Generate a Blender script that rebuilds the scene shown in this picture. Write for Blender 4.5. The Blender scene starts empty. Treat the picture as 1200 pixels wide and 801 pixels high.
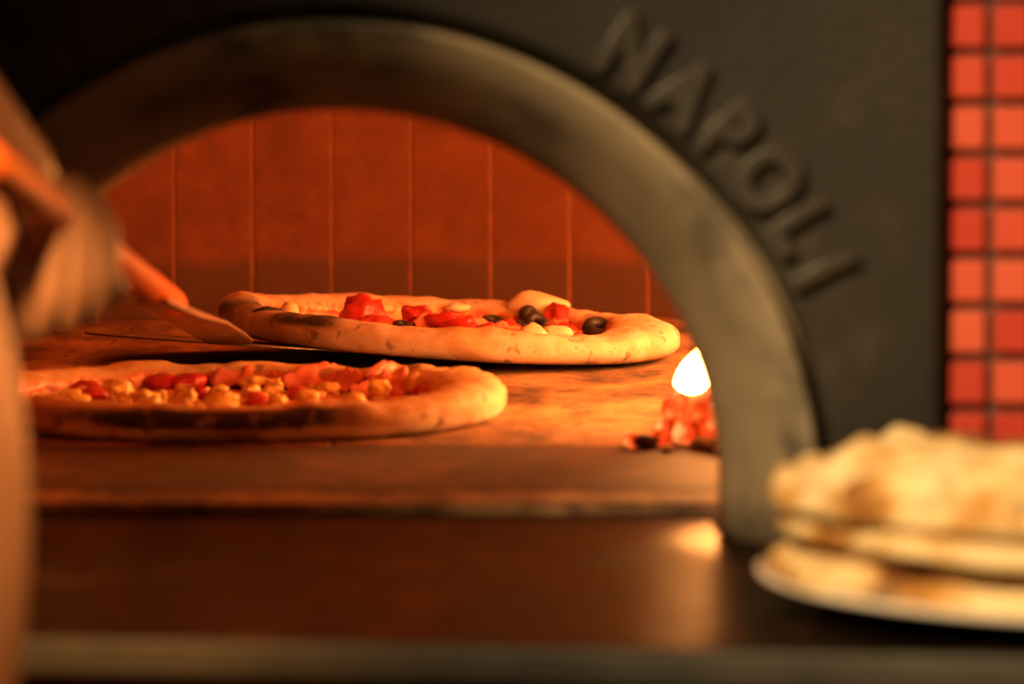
import bpy, bmesh, math, random
from mathutils import Vector, Matrix, noise, Euler
random.seed(7)
PI = math.pi
scene = bpy.context.scene
COL = scene.collection

# ------------------------------------------------------------------ camera
F = 4800.0                      # focal length in pixels of the 1200x801 frame
H = 0.2206                      # lens height above the hearth
TILT = math.atan(346.5 / F)
cam_d = bpy.data.cameras.new('camera')
cam_d.sensor_width = 36.0
cam_d.lens = F * 36.0 / 1200.0
cam_d.clip_start = 0.02
cam_d.dof.use_dof = True
cam_d.dof.focus_distance = 2.80
cam_d.dof.aperture_fstop = 7.0
cam = bpy.data.objects.new('camera', cam_d)
COL.objects.link(cam)
cam.location = (0, 0, H)
cam.rotation_euler = (PI / 2 - TILT, 0, 0)
scene.camera = cam

def P(px, py, d):
    """point on a pixel's ray at depth d (metres along +Y)"""
    u = (px - 600.0) / F
    v = (400.5 - py) / F
    dr = Vector((u, v * math.sin(TILT) + math.cos(TILT), v * math.cos(TILT) - math.sin(TILT)))
    return Vector((0, 0, H)) + dr * (d / dr.y)

def G(px, py, z=0.0):
    """point where a pixel's ray meets the level z"""
    u = (px - 600.0) / F
    v = (400.5 - py) / F
    dr = Vector((u, v * math.sin(TILT) + math.cos(TILT), v * math.cos(TILT) - math.sin(TILT)))
    return Vector((0, 0, H)) + dr * ((z - H) / dr.z)

# ------------------------------------------------------------------ world, lamps, exposure
w = bpy.data.worlds.new('world')
scene.world = w
w.use_nodes = True
w.node_tree.nodes['Background'].inputs[0].default_value = (1.0, 0.72, 0.42, 1)
w.node_tree.nodes['Background'].inputs[1].default_value = 0.016

def spot(name, loc, target, power, color, angle, blend, size):
    l = bpy.data.lights.new(name, 'SPOT')
    l.energy = power; l.color = color; l.spot_size = math.radians(angle); l.spot_blend = blend
    l.shadow_soft_size = size
    o = bpy.data.objects.new(name, l); COL.objects.link(o)
    o.location = loc
    o.rotation_euler = (Vector(target) - Vector(loc)).to_track_quat('-Z', 'Y').to_euler()
    return o
# warm pizzeria downlight on the ledge; second spot added only to light the hand
spot('warm_spot', (-0.52, 0.57, 1.06), (0.36, 1.78, 0.07), 225, (1.0, 0.68, 0.34), 31, 1.0, 0.06)
spot('warm_spot', (0.00, 0.85, 0.82), (-0.210, 1.54, 0.075), 112, (1.0, 0.47, 0.15), 21, 0.75, 0.05)

vs = scene.view_settings
vs.view_transform = 'Standard'
vs.look = 'None'
vs.gamma = 1.0
vs.use_curve_mapping = False
vs.exposure = 0.0

# ------------------------------------------------------------------ helpers
def obj(name, me, mat=None, parent=None, loc=None, rot=None):
    if isinstance(me, bmesh.types.BMesh):
        m = bpy.data.meshes.new(name); me.to_mesh(m); me.free(); me = m
    o = bpy.data.objects.new(name, me)
    COL.objects.link(o)
    if mat is not None and me is not None:
        if len(me.materials) == 0:
            me.materials.append(mat)
    if parent: o.parent = parent
    if loc is not None: o.location = loc
    if rot is not None: o.rotation_euler = rot
    return o

def mesh(name, verts, faces, smooth=False):
    m = bpy.data.meshes.new(name)
    m.from_pydata([tuple(v) for v in verts], [], faces)
    m.update()
    if smooth:
        m.polygons.foreach_set('use_smooth', [True] * len(m.polygons))
    return m

def tag(o, label, cat, group=None):
    o['label'] = label; o['category'] = cat
    if group: o['group'] = group
    return o

def struct(o, label=None, cat=None):
    o['kind'] = 'structure'
    if label: o['label'] = label
    if cat: o['category'] = cat
    return o

def empty(name, loc=(0, 0, 0)):
    o = bpy.data.objects.new(name, None); COL.objects.link(o); o.location = loc
    o.empty_display_size = 0.02
    return o

def fix_normals(me):
    bm = bmesh.new(); bm.from_mesh(me); bmesh.ops.recalc_face_normals(bm, faces=bm.faces)
    bm.to_mesh(me); bm.free(); return me

def box_mesh(name, sx, sy, sz, bev=0.0, seg=1):
    bm = bmesh.new()
    bmesh.ops.create_cube(bm, size=1.0)
    bmesh.ops.scale(bm, vec=(sx, sy, sz), verts=bm.verts)
    if bev > 0:
        bmesh.ops.bevel(bm, geom=list(bm.edges), offset=bev, segments=seg, affect='EDGES', profile=0.5)
    m = bpy.data.meshes.new(name); bm.to_mesh(m); bm.free(); return m

def nz(p, s=1.0, seed=0.0):
    return noise.noise(Vector((p[0] * s + seed, p[1] * s - seed * 0.7, p[2] * s + seed * 1.3)))

def lump_mesh(name, r, sub=3, amp=0.25, freq=1.6, squash=(1, 1, 1), seed=0.0, facet=0.0):
    bm = bmesh.new()
    bmesh.ops.create_icosphere(bm, subdivisions=sub, radius=1.0)
    for v in bm.verts:
        n = v.co.normalized()
        k = 1 + amp * nz(n, freq, seed) + amp * 0.45 * nz(n, freq * 2.7, seed + 5)
        if facet:
            k = k * (1 - facet) + facet / max(abs(n.x), abs(n.y), abs(n.z), 0.4) * 0.75
        v.co = Vector((n.x * k * squash[0], n.y * k * squash[1], n.z * k * squash[2])) * r
    for f in bm.faces: f.smooth = True
    m = bpy.data.meshes.new(name); bm.to_mesh(m); bm.free(); return m

# ------------------------------------------------------------------ materials
class NT:
    def __init__(self, name):
        self.m = bpy.data.materials.new(name); self.m.use_nodes = True
        self.t = self.m.node_tree; self.b = self.t.nodes['Principled BSDF']
        self.out = self.t.nodes['Material Output']
    def n(self, typ, **kw):
        nd = self.t.nodes.new(typ)
        for k, v in kw.items():
            if k in nd.inputs: nd.inputs[k].default_value = v
            else: setattr(nd, k, v)
        return nd
    def link(self, a, b): self.t.links.new(a, b)
    def coord(self, kind='Object'):
        return self.n('ShaderNodeTexCoord').outputs[kind]
    def noise(self, scale, detail=4, rough=0.6, co=None, dist=0.0):
        nd = self.n('ShaderNodeTexNoise')
        nd.inputs['Scale'].default_value = scale; nd.inputs['Detail'].default_value = detail
        nd.inputs['Roughness'].default_value = rough; nd.inputs['Distortion'].default_value = dist
        self.link(co if co is not None else self.coord(), nd.inputs['Vector'])
        return nd.outputs['Fac']
    def ramp(self, fac, stops):
        nd = self.n('ShaderNodeValToRGB'); cr = nd.color_ramp
        while len(cr.elements) < len(stops): cr.elements.new(0.5)
        for e, (p, c) in zip(cr.elements, stops):
            e.position = p
            e.color = (c, c, c, 1) if isinstance(c, (int, float)) else (*c, 1)
        self.link(fac, nd.inputs['Fac']); return nd.outputs['Color']
    def mix(self, fac, a, b, mode='MIX'):
        nd = self.n('ShaderNodeMix'); nd.data_type = 'RGBA'; nd.blend_type = mode
        for sock, val in ((nd.inputs[0], fac), (nd.inputs[6], a), (nd.inputs[7], b)):
            if isinstance(val, (int, float)): sock.default_value = val
            elif isinstance(val, tuple): sock.default_value = (*val, 1)
            else: self.link(val, sock)
        return nd.outputs[2]
    def math(self, op, a, b=None, c=None):
        nd = self.n('ShaderNodeMath'); nd.operation = op
        for i, val in enumerate((a, b, c)):
            if val is None: continue
            if isinstance(val, (int, float)): nd.inputs[i].default_value = val
            else: self.link(val, nd.inputs[i])
        return nd.outputs[0]
    def attr(self, name):
        nd = self.n('ShaderNodeAttribute'); nd.attribute_name = name
        return nd.outputs['Fac']
    def color(self, c):
        if isinstance(c, tuple): self.b.inputs['Base Color'].default_value = (*c, 1)
        else: self.link(c, self.b.inputs['Base Color'])
        return self
    def set(self, **kw):
        names = {'rough': 'Roughness', 'metal': 'Metallic', 'spec': 'Specular IOR Level', 'ior': 'IOR',
                 'sss': 'Subsurface Weight', 'coat': 'Coat Weight', 'coat_rough': 'Coat Roughness'}
        for k, v in kw.items():
            s = self.b.inputs[names[k]]
            if isinstance(v, (int, float)): s.default_value = v
            else: self.link(v, s)
        return self
    def bump(self, hgt, strength=0.3, dist=0.002):
        nd = self.n('ShaderNodeBump'); nd.inputs['Strength'].default_value = strength
        nd.inputs['Distance'].default_value = dist
        self.link(hgt, nd.inputs['Height']); self.link(nd.outputs[0], self.b.inputs['Normal']); return self
    def rand(self):
        return self.n('ShaderNodeObjectInfo').outputs['Random']
    def pos(self):
        nd = self.n('ShaderNodeSeparateXYZ'); g = self.n('ShaderNodeNewGeometry')
        self.link(g.outputs['Position'], nd.inputs[0]); return g.outputs['Position'], nd.outputs

def simple(name, c, rough=0.6, metal=0.0, var=0.25, scale=30, bump=0.2, bd=0.002, spec=0.5):
    t = NT(name)
    f = t.noise(scale)
    c2 = tuple(x * (1 - var) for x in c); c3 = tuple(min(1, x * (1 + var)) for x in c)
    t.color(t.ramp(f, [(0.3, c2), (0.7, c3)])).set(rough=rough, metal=metal, spec=spec)
    if bump: t.bump(t.noise(scale * 2.5), bump, bd)
    return t.m

M = {}
# cast iron plate
t = NT('cast_iron')
f = t.noise(9, 5, 0.62); f2 = t.noise(160, 3)
t.color(t.ramp(f, [(0.35, (0.0125, 0.0105, 0.0088)), (0.53, (0.024, 0.0205, 0.0168)), (0.68, (0.066, 0.056, 0.046))]))
t.set(rough=t.ramp(f, [(0.3, 0.62), (0.7, 0.42)]), metal=0.25)
t.bump(f2, 0.35, 0.0012); M['iron'] = t.m
M['letter'] = simple('highlit_letter_iron', (0.046, 0.040, 0.032), 0.45, 0.3, var=0.3, scale=30)  # paler than the plate: highlights on the raised strokes put into the colour
# worn paler ring around the mouth
t = NT('worn_iron')
f = t.noise(14, 4, 0.6)
t.color(t.ramp(f, [(0.33, (0.10, 0.085, 0.062)), (0.47, (0.31, 0.25, 0.165)), (0.7, (0.44, 0.35, 0.225))]))
t.set(rough=t.ramp(f, [(0.3, 0.6), (0.7, 0.45)]), metal=0.2)
t.bump(t.noise(120, 3), 0.25, 0.001); M['ring'] = t.m
# refractory brick, with its soot tide-mark near the hearth
t = NT('refractory_brick')
pos, xyz = t.pos()
f = t.noise(26, 6, 0.65, pos); f2 = t.noise(7, 3, 0.5, pos)
base = t.ramp(f, [(0.3, (0.095, 0.025, 0.010)), (0.5, (0.145, 0.038, 0.0135)), (0.70, (0.195, 0.054, 0.019))])
base = t.mix(t.math('MULTIPLY', t.rand(), 0.35), base, (0.13, 0.036, 0.014))
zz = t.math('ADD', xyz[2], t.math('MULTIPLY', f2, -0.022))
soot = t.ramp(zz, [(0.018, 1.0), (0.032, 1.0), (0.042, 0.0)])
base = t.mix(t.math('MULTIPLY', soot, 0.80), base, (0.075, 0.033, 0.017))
t.color(base).set(rough=0.85, spec=0.25)
t.bump(t.noise(90, 4, 0.6, pos), 0.4, 0.0015); M['brick'] = t.m
M['mortar'] = simple('mortar', (0.20, 0.06, 0.023), 0.9, var=0.2, scale=60)
M['dome'] = simple('dome_plaster', (0.55, 0.27, 0.12), 0.9, scale=20)
# hearth stone: mottled, the front row's weaker firelight is put into darker colours
def hearth_mat(name, stops, spk):
    t = NT(name)
    pos, xyz = t.pos()
    mp = t.n('ShaderNodeMapping'); mp.inputs['Scale'].default_value = (1.0, 0.42, 1.0); t.link(pos, mp.inputs[0])
    f = t.noise(15, 7, 0.70, mp.outputs[0], 0.25); f2 = t.noise(42, 5, 0.7, mp.outputs[0])
    base = t.ramp(f, stops)
    sp = t.ramp(f2, [(0.36, 1.0), (0.44, 0.0)])
    base = t.mix(t.math('MULTIPLY', sp, spk), base, (0.045, 0.028, 0.022))
    t.color(base).set(rough=0.72, spec=0.35)
    t.bump(f2, 0.35, 0.002); return t.m
M['hearth'] = hearth_mat('hearth_stone', [(0.36, (0.05, 0.027, 0.018)), (0.46, (0.19, 0.093, 0.042)), (0.55, (0.37, 0.20, 0.085)), (0.70, (0.56, 0.34, 0.14))], 0.6)
M['hearth_dim'] = hearth_mat('dimmed_hearth_stone', [(0.36, (0.016, 0.010, 0.009)), (0.48, (0.044, 0.022, 0.014)), (0.58, (0.092, 0.043, 0.022)), (0.72, (0.19, 0.098, 0.046))], 0.6)
# dark polished ledge
t = NT('dark_ledge_stone')
pos, xyz = t.pos()
mp = t.n('ShaderNodeMapping'); mp.inputs['Scale'].default_value = (1.0, 0.5, 1.0); t.link(pos, mp.inputs[0])
f = t.noise(13, 6, 0.68, mp.outputs[0], 0.5); f2 = t.noise(70, 3, 0.6, mp.outputs[0])
base = t.ramp(f, [(0.36, (0.004, 0.0022, 0.0016)), (0.52, (0.010, 0.0052, 0.0034)), (0.64, (0.040, 0.018, 0.009))])
t.color(base).set(rough=t.ramp(f, [(0.36, 0.30), (0.66, 0.50)]), spec=0.014)
t.bump(f2, 0.2, 0.001); M['ledge'] = t.m
M['edge'] = simple('honed_edge', (0.060, 0.053, 0.040), 0.6, var=0.3, scale=24)
# mosaic
t = NT('red_mosaic')
base = t.ramp(t.rand(), [(0.0, (0.42, 0.034, 0.020)), (0.4, (0.53, 0.062, 0.034)), (0.8, (0.64, 0.115, 0.062)), (1.0, (0.60, 0.13, 0.07))])
t.color(t.mix(t.math('MULTIPLY', t.noise(60), 0.3), base, (0.38, 0.04, 0.025))).set(rough=0.38)
M['tile'] = t.m
M['grout'] = simple('dark_grout', (0.085, 0.03, 0.02), 0.9, scale=80)
M['plaster'] = simple('wall_plaster', (0.25, 0.18, 0.13), 0.9, scale=8)
M['room_floor'] = simple('room_floor', (0.16, 0.11, 0.08), 0.6, scale=6)

# pizza dough
def dough(name, pale, mid, brown, char=(0.03, 0.018, 0.012), freckle=0.385):
    t = NT(name)
    co = t.coord()
    f = t.noise(38, 5, 0.6, co); f2 = t.noise(120, 4, 0.6, co); f3 = t.noise(58, 2, 0.5, co)
    base = t.ramp(f, [(0.32, pale), (0.55, mid), (0.78, brown)])
    base = t.mix(t.attr('flour'), base, (0.80, 0.72, 0.58))  # flour, its colour paled further to carry front lamp light
    fre = t.ramp(f3, [(freckle - 0.05, 1.0), (freckle, 0.0)])
    base = t.mix(t.math('MULTIPLY', fre, 0.75), base, (0.13, 0.055, 0.028))
    fin = t.ramp(t.noise(150, 2, 0.5, co), [(0.30, 1.0), (0.35, 0.0)])
    base = t.mix(t.math('MULTIPLY', fin, 0.6), base, (0.16, 0.06, 0.025))
    ch = t.math('MULTIPLY', t.attr('char'), t.ramp(t.noise(75, 4, 0.6, co), [(0.30, 0.45), (0.46, 1.0)]))
    br = t.ramp(t.noise(24, 4, 0.6, co), [(0.48, 0.0), (0.62, 0.9)])
    base = t.mix(br, base, brown)
    base = t.mix(ch, base, char)
    sauce = t.ramp(f2, [(0.33, (0.36, 0.028, 0.010)), (0.48, (0.54, 0.09, 0.022)), (0.60, (0.74, 0.36, 0.10)), (0.75, (0.78, 0.50, 0.20))])
    base = t.mix(t.attr('sauce'), base, sauce)
    ro = t.math('SUBTRACT', 0.72, t.math('MULTIPLY', t.attr('sauce'), 0.36))
    t.color(base).set(rough=ro, spec=0.4, sss=0.0)
    t.bump(f2, 0.45, 0.0016)
    return t.m
M['dough_a'] = dough('near_pizza_dough', (0.66, 0.49, 0.30), (0.60, 0.40, 0.21), (0.46, 0.25, 0.10))
M['dough_b'] = dough('far_pizza_dough', (0.58, 0.42, 0.32), (0.54, 0.36, 0.24), (0.46, 0.25, 0.11), freckle=0.375)
M['cheese'] = simple('melted_cheese', (0.80, 0.53, 0.17), 0.38, var=0.32, scale=110, bump=0.4)
M['ham'] = simple('cooked_ham', (0.62, 0.17, 0.10), 0.42, var=0.22, scale=60)
M['tomato'] = simple('tomato', (0.48, 0.025, 0.018), 0.32, var=0.3, scale=70)
M['olive'] = simple('black_olive', (0.016, 0.009, 0.009), 0.5, var=0.3, scale=60, bump=0.1)
M['bubble'] = simple('dough_bubble', (0.58, 0.41, 0.26), 0.6, var=0.2, scale=60)
# flatbread
t = NT('flatbread')
co = t.coord()
f = t.noise(27, 4, 0.6, co); f2 = t.noise(70, 4, 0.6, co); f3 = t.noise(19, 3, 0.5, co)
base = t.ramp(f, [(0.36, (0.20, 0.075, 0.015)), (0.45, (0.48, 0.24, 0.055)), (0.55, (0.72, 0.53, 0.26)), (0.75, (0.80, 0.65, 0.40))])
sp = t.ramp(f3, [(0.34, 1.0), (0.41, 0.0)])
base = t.mix(t.math('MULTIPLY', sp, 0.8), base, (0.10, 0.045, 0.018))
t.color(base).set(rough=0.8, spec=0.25)
t.bump(f2, 0.4, 0.002); M['bread'] = t.m
M['china'] = simple('white_china', (0.72, 0.67, 0.58), 0.2, var=0.04, scale=5, bump=0)
# metal of the peel, its handle
M['steel'] = simple('blade_steel', (0.20, 0.14, 0.10), 0.45, 0.9, var=0.25, scale=60)
M['neck'] = simple('burnt_steel', (0.24, 0.13, 0.085), 0.42, 0.7, var=0.3, scale=40)
M['handle'] = simple('orange_handle', (0.80, 0.17, 0.015), 0.55, 0.0, var=0.12, scale=30, bump=0.05, spec=0.05)
# person
t = NT('skin')
f = t.noise(18, 4, 0.6)
t.color(t.ramp(f, [(0.3, (0.52, 0.25, 0.13)), (0.7, (0.64, 0.34, 0.19))])).set(rough=0.5, spec=0.4, sss=0.08)
t.b.inputs['Subsurface Radius'].default_value = (0.012, 0.005, 0.003)
t.bump(t.noise(260, 3), 0.15, 0.0006); M['skin'] = t.m
M['nail'] = simple('nail', (0.70, 0.42, 0.32), 0.3, bump=0)
M['shirt'] = simple('white_cotton', (0.62, 0.58, 0.52), 0.85, var=0.08, scale=40)
M['trouser'] = simple('dark_trousers', (0.05, 0.05, 0.06), 0.85, scale=40)
M['hair'] = simple('brown_hair', (0.05, 0.028, 0.015), 0.6, scale=80)
M['eye'] = simple('eye', (0.75, 0.72, 0.68), 0.2, var=0.05, bump=0)
M['shoe'] = simple('black_shoe', (0.03, 0.028, 0.026), 0.5)
# fire
t = NT('flame')
g = t.coord('Generated'); sx = t.n('ShaderNodeSeparateXYZ'); t.link(g, sx.inputs[0])
col = t.ramp(sx.outputs[2], [(0.0, (1.0, 0.33, 0.07)), (0.45, (1.0, 0.36, 0.085)), (0.8, (1.0, 0.30, 0.06)), (1.0, (1.0, 0.20, 0.025))])
em = t.n('ShaderNodeEmission'); t.link(col, em.inputs[0]); em.inputs[1].default_value = 95.0
t.link(em.outputs[0], t.out.inputs[0]); M['flame'] = t.m
def ember_mat(name, strength, cool):
    t = NT(name)
    co = t.coord()
    f = t.noise(48, 3, 0.55, co)
    f = t.math('ADD', f, t.math('MULTIPLY', t.rand(), 0.1))
    ec = t.ramp(f, [(0.42, (0.22, 0.006, 0.0)), (0.50, (0.70, 0.035, 0.004)), (0.58, (1.0, 0.10, 0.012)), (0.70, (1.0, 0.45, 0.12))])
    t.color(cool).set(rough=0.9, spec=0.1)
    t.link(ec, t.b.inputs['Emission Color']); t.b.inputs['Emission Strength'].default_value = strength
    t.bump(t.noise(120), 0.5, 0.002)
    return t.m
M['ember'] = ember_mat('glowing_ember', 1.3, (0.07, 0.03, 0.02))
M['coal'] = simple('dead_coal', (0.035, 0.022, 0.02), 0.9, var=0.5, scale=80)
M['ash'] = simple('grey_ash', (0.50, 0.48, 0.46), 0.95, var=0.3, scale=120)
M['bark'] = ember_mat('burning_wood', 0.8, (0.05, 0.03, 0.022))

# ------------------------------------------------------------------ oven geometry constants
AX, AZ = -0.0803, 0.0132        # axis of the mouth arch
D_FACE = 1.820                  # front of the iron plate
R_OUT, R_IN = 0.2194, 0.178
SILL_Z = -0.006
OC = Vector((-0.05, 2.71, 0.0)) # centre of the round oven floor
OR = 0.63                       # inner radius

# ------------------------------------------------------------------ hearth floor
hearth = struct(obj('floor', box_mesh('floor', 1.40, 1.42, 0.03), M['mortar'], loc=(OC.x, 2.70, -0.0175)),
                'round hearth of mottled orange-brown refractory stone inside the oven', 'hearth')
def slab(x0, x1, y0, y1, z=0.0, name='stone_slab'):
    m = box_mesh(name, x1 - x0 - 0.0022, y1 - y0 - 0.0022, 0.018, 0.0012 if name == 'stone_slab' else 0.004, 2)
    o = obj(name, m, M['hearth_dim'] if 2.1 < y1 < 2.3 else M['hearth'], hearth)
    o.matrix_parent_inverse = hearth.matrix_basis.inverted()
    o.location = ((x0 + x1) / 2, (y0 + y1) / 2, z - 0.009)
    return o
rows_x = [[-0.72, -0.46, 0.155, 0.62], [-0.72, -0.40, -0.10, 0.62], [-0.72, -0.44, -0.02, 0.30, 0.62], [-0.72, -0.30, 0.12, 0.62]]
ys = [2.035, 2.262, 2.62, 2.985, 3.40]
for j in range(4):
    for xa, xb in zip(rows_x[j], rows_x[j][1:]):
        slab(xa, xb, ys[j], ys[j + 1], random.uniform(-0.0006, 0.0))
# threshold stones that close the hearth towards the ledge
for a, b in zip([-0.62, -0.38, 0.16], [-0.38, 0.16, 0.40]):
    slab(a, b, 1.975, 2.035, -0.0004, 'threshold_stone')

# ------------------------------------------------------------------ round brick wall of the oven
WALL_H = 0.205
def ring_wall(name, r, a0, a1, z0, z1, n, thick):
    vs_, fs = [], []
    for i in range(n + 1):
        a = a0 + (a1 - a0) * i / n
        for rr in (r, r + thick):
            for z in (z0, z1):
                vs_.append((rr * math.sin(a), rr * math.cos(a), z))
    for i in range(n):
        k = i * 4; l = k + 4
        fs += [(k, k + 1, l + 1, l), (k + 2, l + 2, l + 3, k + 3), (k + 1, k + 3, l + 3, l + 1), (k, l, l + 2, k + 2)]
    fs += [(0, 2, 3, 1), (n * 4, n * 4 + 1, n * 4 + 3, n * 4 + 2)]
    return fix_normals(mesh(name, vs_, fs))
AOPEN = PI - 0.33                # the wall stops either side of the mouth
wall = struct(obj('wall_back', ring_wall('wall_back', OR + 0.0015, -AOPEN, AOPEN, -0.01, WALL_H, 96, 0.06), M['mortar'], loc=OC),
              'curved back wall of upright refractory bricks glowing orange, dark with soot at its foot', 'wall')
NB = 61
step = 2 * PI / NB
A_SHIFT = math.atan2((574 - 600) / F * 3.33 - OC.x, 3.33 - OC.y) - step / 2   # a joint falls at x = 574 in the photograph
bw = OR * step
bm_ = box_mesh('brick', bw - 0.0024, 0.03, WALL_H - 0.002, 0.0012, 1)
k0 = -int((AOPEN + A_SHIFT) / step) - 1
cnt = 0
for k in range(-40, 41):
    a = A_SHIFT + k * step
    if abs(a) > AOPEN - step * 0.3: continue
    o = obj('brick', bm_, M['brick'], wall)
    jit = random.uniform(-0.0006, 0.0006)
    o.location = ((OR + 0.0145 + jit) * math.sin(a), (OR + 0.0145 + jit) * math.cos(a), WALL_H / 2)
    o.rotation_euler = (0, 0, -a + random.uniform(-0.004, 0.004))
# dome
def dome():
    vs_, fs = [], []
    n, m = 64, 14
    for shell, (r, h) in enumerate(((OR + 0.004, 0.24), (OR + 0.10, 0.34))):
        for j in range(m + 1):
            e = PI / 2 * j / m
            for i in range(n):
                a = 2 * PI * i / n
                vs_.append((r * math.cos(e) * math.sin(a), r * math.cos(e) * math.cos(a), WALL_H + h * math.sin(e)))
    for s in range(2):
        b = s * n * (m + 1)
        for j in range(m):
            for i in range(n):
                q = (b + j * n + i, b + j * n + (i + 1) % n, b + (j + 1) * n + (i + 1) % n, b + (j + 1) * n + i)
                fs.append(q if s else q[::-1])
    b = n * (m + 1)
    for i in range(n):
        fs.append((i, (i + 1) % n, b + (i + 1) % n, b + i))
    return mesh('ceiling', vs_, fs, True)
struct(obj('ceiling', dome(), M['dome'], loc=OC), 'low domed vault of the oven above the bricks', 'vault')

# arch sweep: profile points (r, y) carried up the left jamb, over the arch and down the right jamb
def arch_sweep(name, prof, base_z, n=72, closed=True, smooth=True, rect=None):
    rows = []
    for (sx_, k) in [(-1, None)] + [(0, i) for i in range(n + 1)] + [(1, None)]:
        row = []
        for (r, y) in prof:
            if k is None:
                row.append((AX + sx_ * r, y, base_z))
            else:
                a = -PI / 2 + PI * k / n
                row.append((AX + r * math.sin(a), y, AZ + r * math.cos(a)))
        rows.append(row)
    m = len(prof)
    vs_ = [p for row in rows for p in row]
    fs = []
    for i in range(len(rows) - 1):
        for j in range(m if closed else m - 1):
            j2 = (j + 1) % m
            fs.append((i * m + j, i * m + j2, (i + 1) * m + j2, (i + 1) * m + j))
    if closed:
        fs.append(tuple(range(m))); fs.append(tuple(range((len(rows) - 1) * m, len(rows) * m)))
    return fix_normals(mesh(name, vs_, fs, smooth))
struct(obj('wall_front', arch_sweep('wall_front', [(0.190, 1.932), (0.212, 2.165), (0.33, 2.165), (0.33, 1.932)], -0.004, 48, True, False), M['dome']),
       'short brick vault just behind the iron mouth', 'wall')

# ------------------------------------------------------------------ iron front plate
plate = empty('oven_front', (AX, D_FACE, SILL_Z))
tag(plate, 'black cast-iron oven front with arched mouth and raised lettering NAPOLI', 'oven front')
def inplate(o):
    o.parent = plate; o.matrix_parent_inverse = plate.matrix_basis.inverted(); return o
HWX, TOPZ = 0.2725, 0.46
def plate_mesh():
    n = 96; r = R_OUT + 0.004
    inner, outer = [], []
    angs = sorted(set([-PI / 2 + PI * i / n for i in range(n + 1)] + [math.atan2(s * HWX, TOPZ - AZ) for s in (-1, 1)]))
    for a in angs:
        s, c = math.sin(a), math.cos(a)
        inner.append((AX + r * s, AZ + r * c))
        k = min(HWX / abs(s) if abs(s) > 1e-6 else 9e9, (TOPZ - AZ) / c if c > 1e-6 else 9e9)
        outer.append((AX + k * s, AZ + k * c))
    inner = [(inner[0][0], SILL_Z)] + inner + [(inner[-1][0], SILL_Z)]
    outer = [(outer[0][0], SILL_Z)] + outer + [(outer[-1][0], SILL_Z)]
    N_ = len(inner); vs_ = []
    for y in (D_FACE, D_FACE + 0.085):
        for p in inner: vs_.append((p[0], y, p[1]))
        for p in outer: vs_.append((p[0], y, p[1]))
    fs = []; B = 2 * N_
    for i in range(N_ - 1):
        fs.append((i, i + 1, N_ + i + 1, N_ + i)); fs.append((B + i, B + N_ + i, B + N_ + i + 1, B + i + 1))
        fs.append((i, B + i, B + i + 1, i + 1)); fs.append((N_ + i, N_ + i + 1, B + N_ + i + 1, B + N_ + i))
    for i in (0, N_ - 1):
        fs.append((i, N_ + i, B + N_ + i, B + i))
    return fix_normals(mesh('face_plate', vs_, fs))
pl = inplate(obj('face_plate', plate_mesh(), M['iron']))
bv = pl.modifiers.new('bevel', 'BEVEL'); bv.width = 0.005; bv.segments = 3; bv.limit_method = 'ANGLE'; bv.angle_limit = 0.9
inplate(obj('arch_ring', arch_sweep('arch_ring', [(0.236, 1.930), (0.236, 1.842), (R_OUT, 1.842), (R_OUT, 1.828), (R_OUT - 0.0015, 1.825), (R_OUT - 0.004, 1.825),
        (0.200, 1.846), (0.1845, 1.868), (0.1800, 1.8775), (R_IN, 1.885), (R_IN, 1.930)], SILL_Z), M['ring']))['label'] = 'paler worn splayed ring around the mouth'
# raised letters around the arch
def letter(ch, theta, r, cap=0.027, sx=0.80):
    cu = bpy.data.curves.new('letter', 'FONT')
    cu.body = ch; cu.size = cap / 0.69; cu.extrude = 0.0035; cu.bevel_depth = 0.0016; cu.bevel_resolution = 2; cu.offset = 0.0011
    cu.align_x = 'CENTER'; cu.resolution_u = 6
    to = bpy.data.objects.new('tmp', cu); COL.objects.link(to)
    dg = bpy.context.evaluated_depsgraph_get()
    me = bpy.data.meshes.new_from_object(to.evaluated_get(dg))
    bpy.data.objects.remove(to)
    me.name = 'letter'
    xsv = [v.co.x for v in me.vertices]; cx = (min(xsv) + max(xsv)) / 2
    for v in me.vertices:
        v.co = Vector(((v.co.x - cx) * sx, v.co.y - cap / 2, v.co.z))
    me.materials.clear(); me.materials.append(M['letter'])
    s, c = math.sin(theta), math.cos(theta)
    o = obj('letter', me)
    mat = Matrix(((c, s, 0, AX + r * s), (0, 0, -1, D_FACE - 0.001), (-s, c, 0, AZ + r * c), (0, 0, 0, 1)))
    o.parent = plate
    o.matrix_parent_inverse = plate.matrix_basis.inverted()
    o.matrix_basis = mat
    o['label'] = 'raised iron letter ' + ch
    return o
for ch, deg in zip('NAPOLI', (33.0, 40.0, 46.3, 52.6, 58.6, 63.6)):
    letter(ch, math.radians(deg), 0.2445)
letter('I', math.radians(-30.2), 0.2445)

# ------------------------------------------------------------------ outer walls with red mosaic
tile_y = 1.834
wr = struct(obj('wall_right', box_mesh('wall_right', 0.60, 0.06, 2.36), M['grout'], loc=(0.1925 + 0.30, tile_y + 0.033, 0.03)),
            'outer oven wall clad in red mosaic right of the iron plate', 'wall')
tx, tz = 52.0 * tile_y / F, 59.6 * tile_y / F
tm = box_mesh('tile', tx - 0.0040, 0.006, tz - 0.0044, 0.0010, 2)
for i in range(12):
    for j in range(-8, 13):
        c = P(1133.5 + 52 * i, 31 + 59.6 * j, tile_y)
        o = obj('tile', tm, M['tile'], wr)
        o.matrix_parent_inverse = wr.matrix_basis.inverted()
        o.location = (c.x, tile_y + 0.0015 + random.uniform(-0.0004, 0.0004), c.z)
        o.rotation_euler = (random.uniform(-0.02, 0.02), random.uniform(-0.012, 0.012), random.uniform(-0.02, 0.02))
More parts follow.
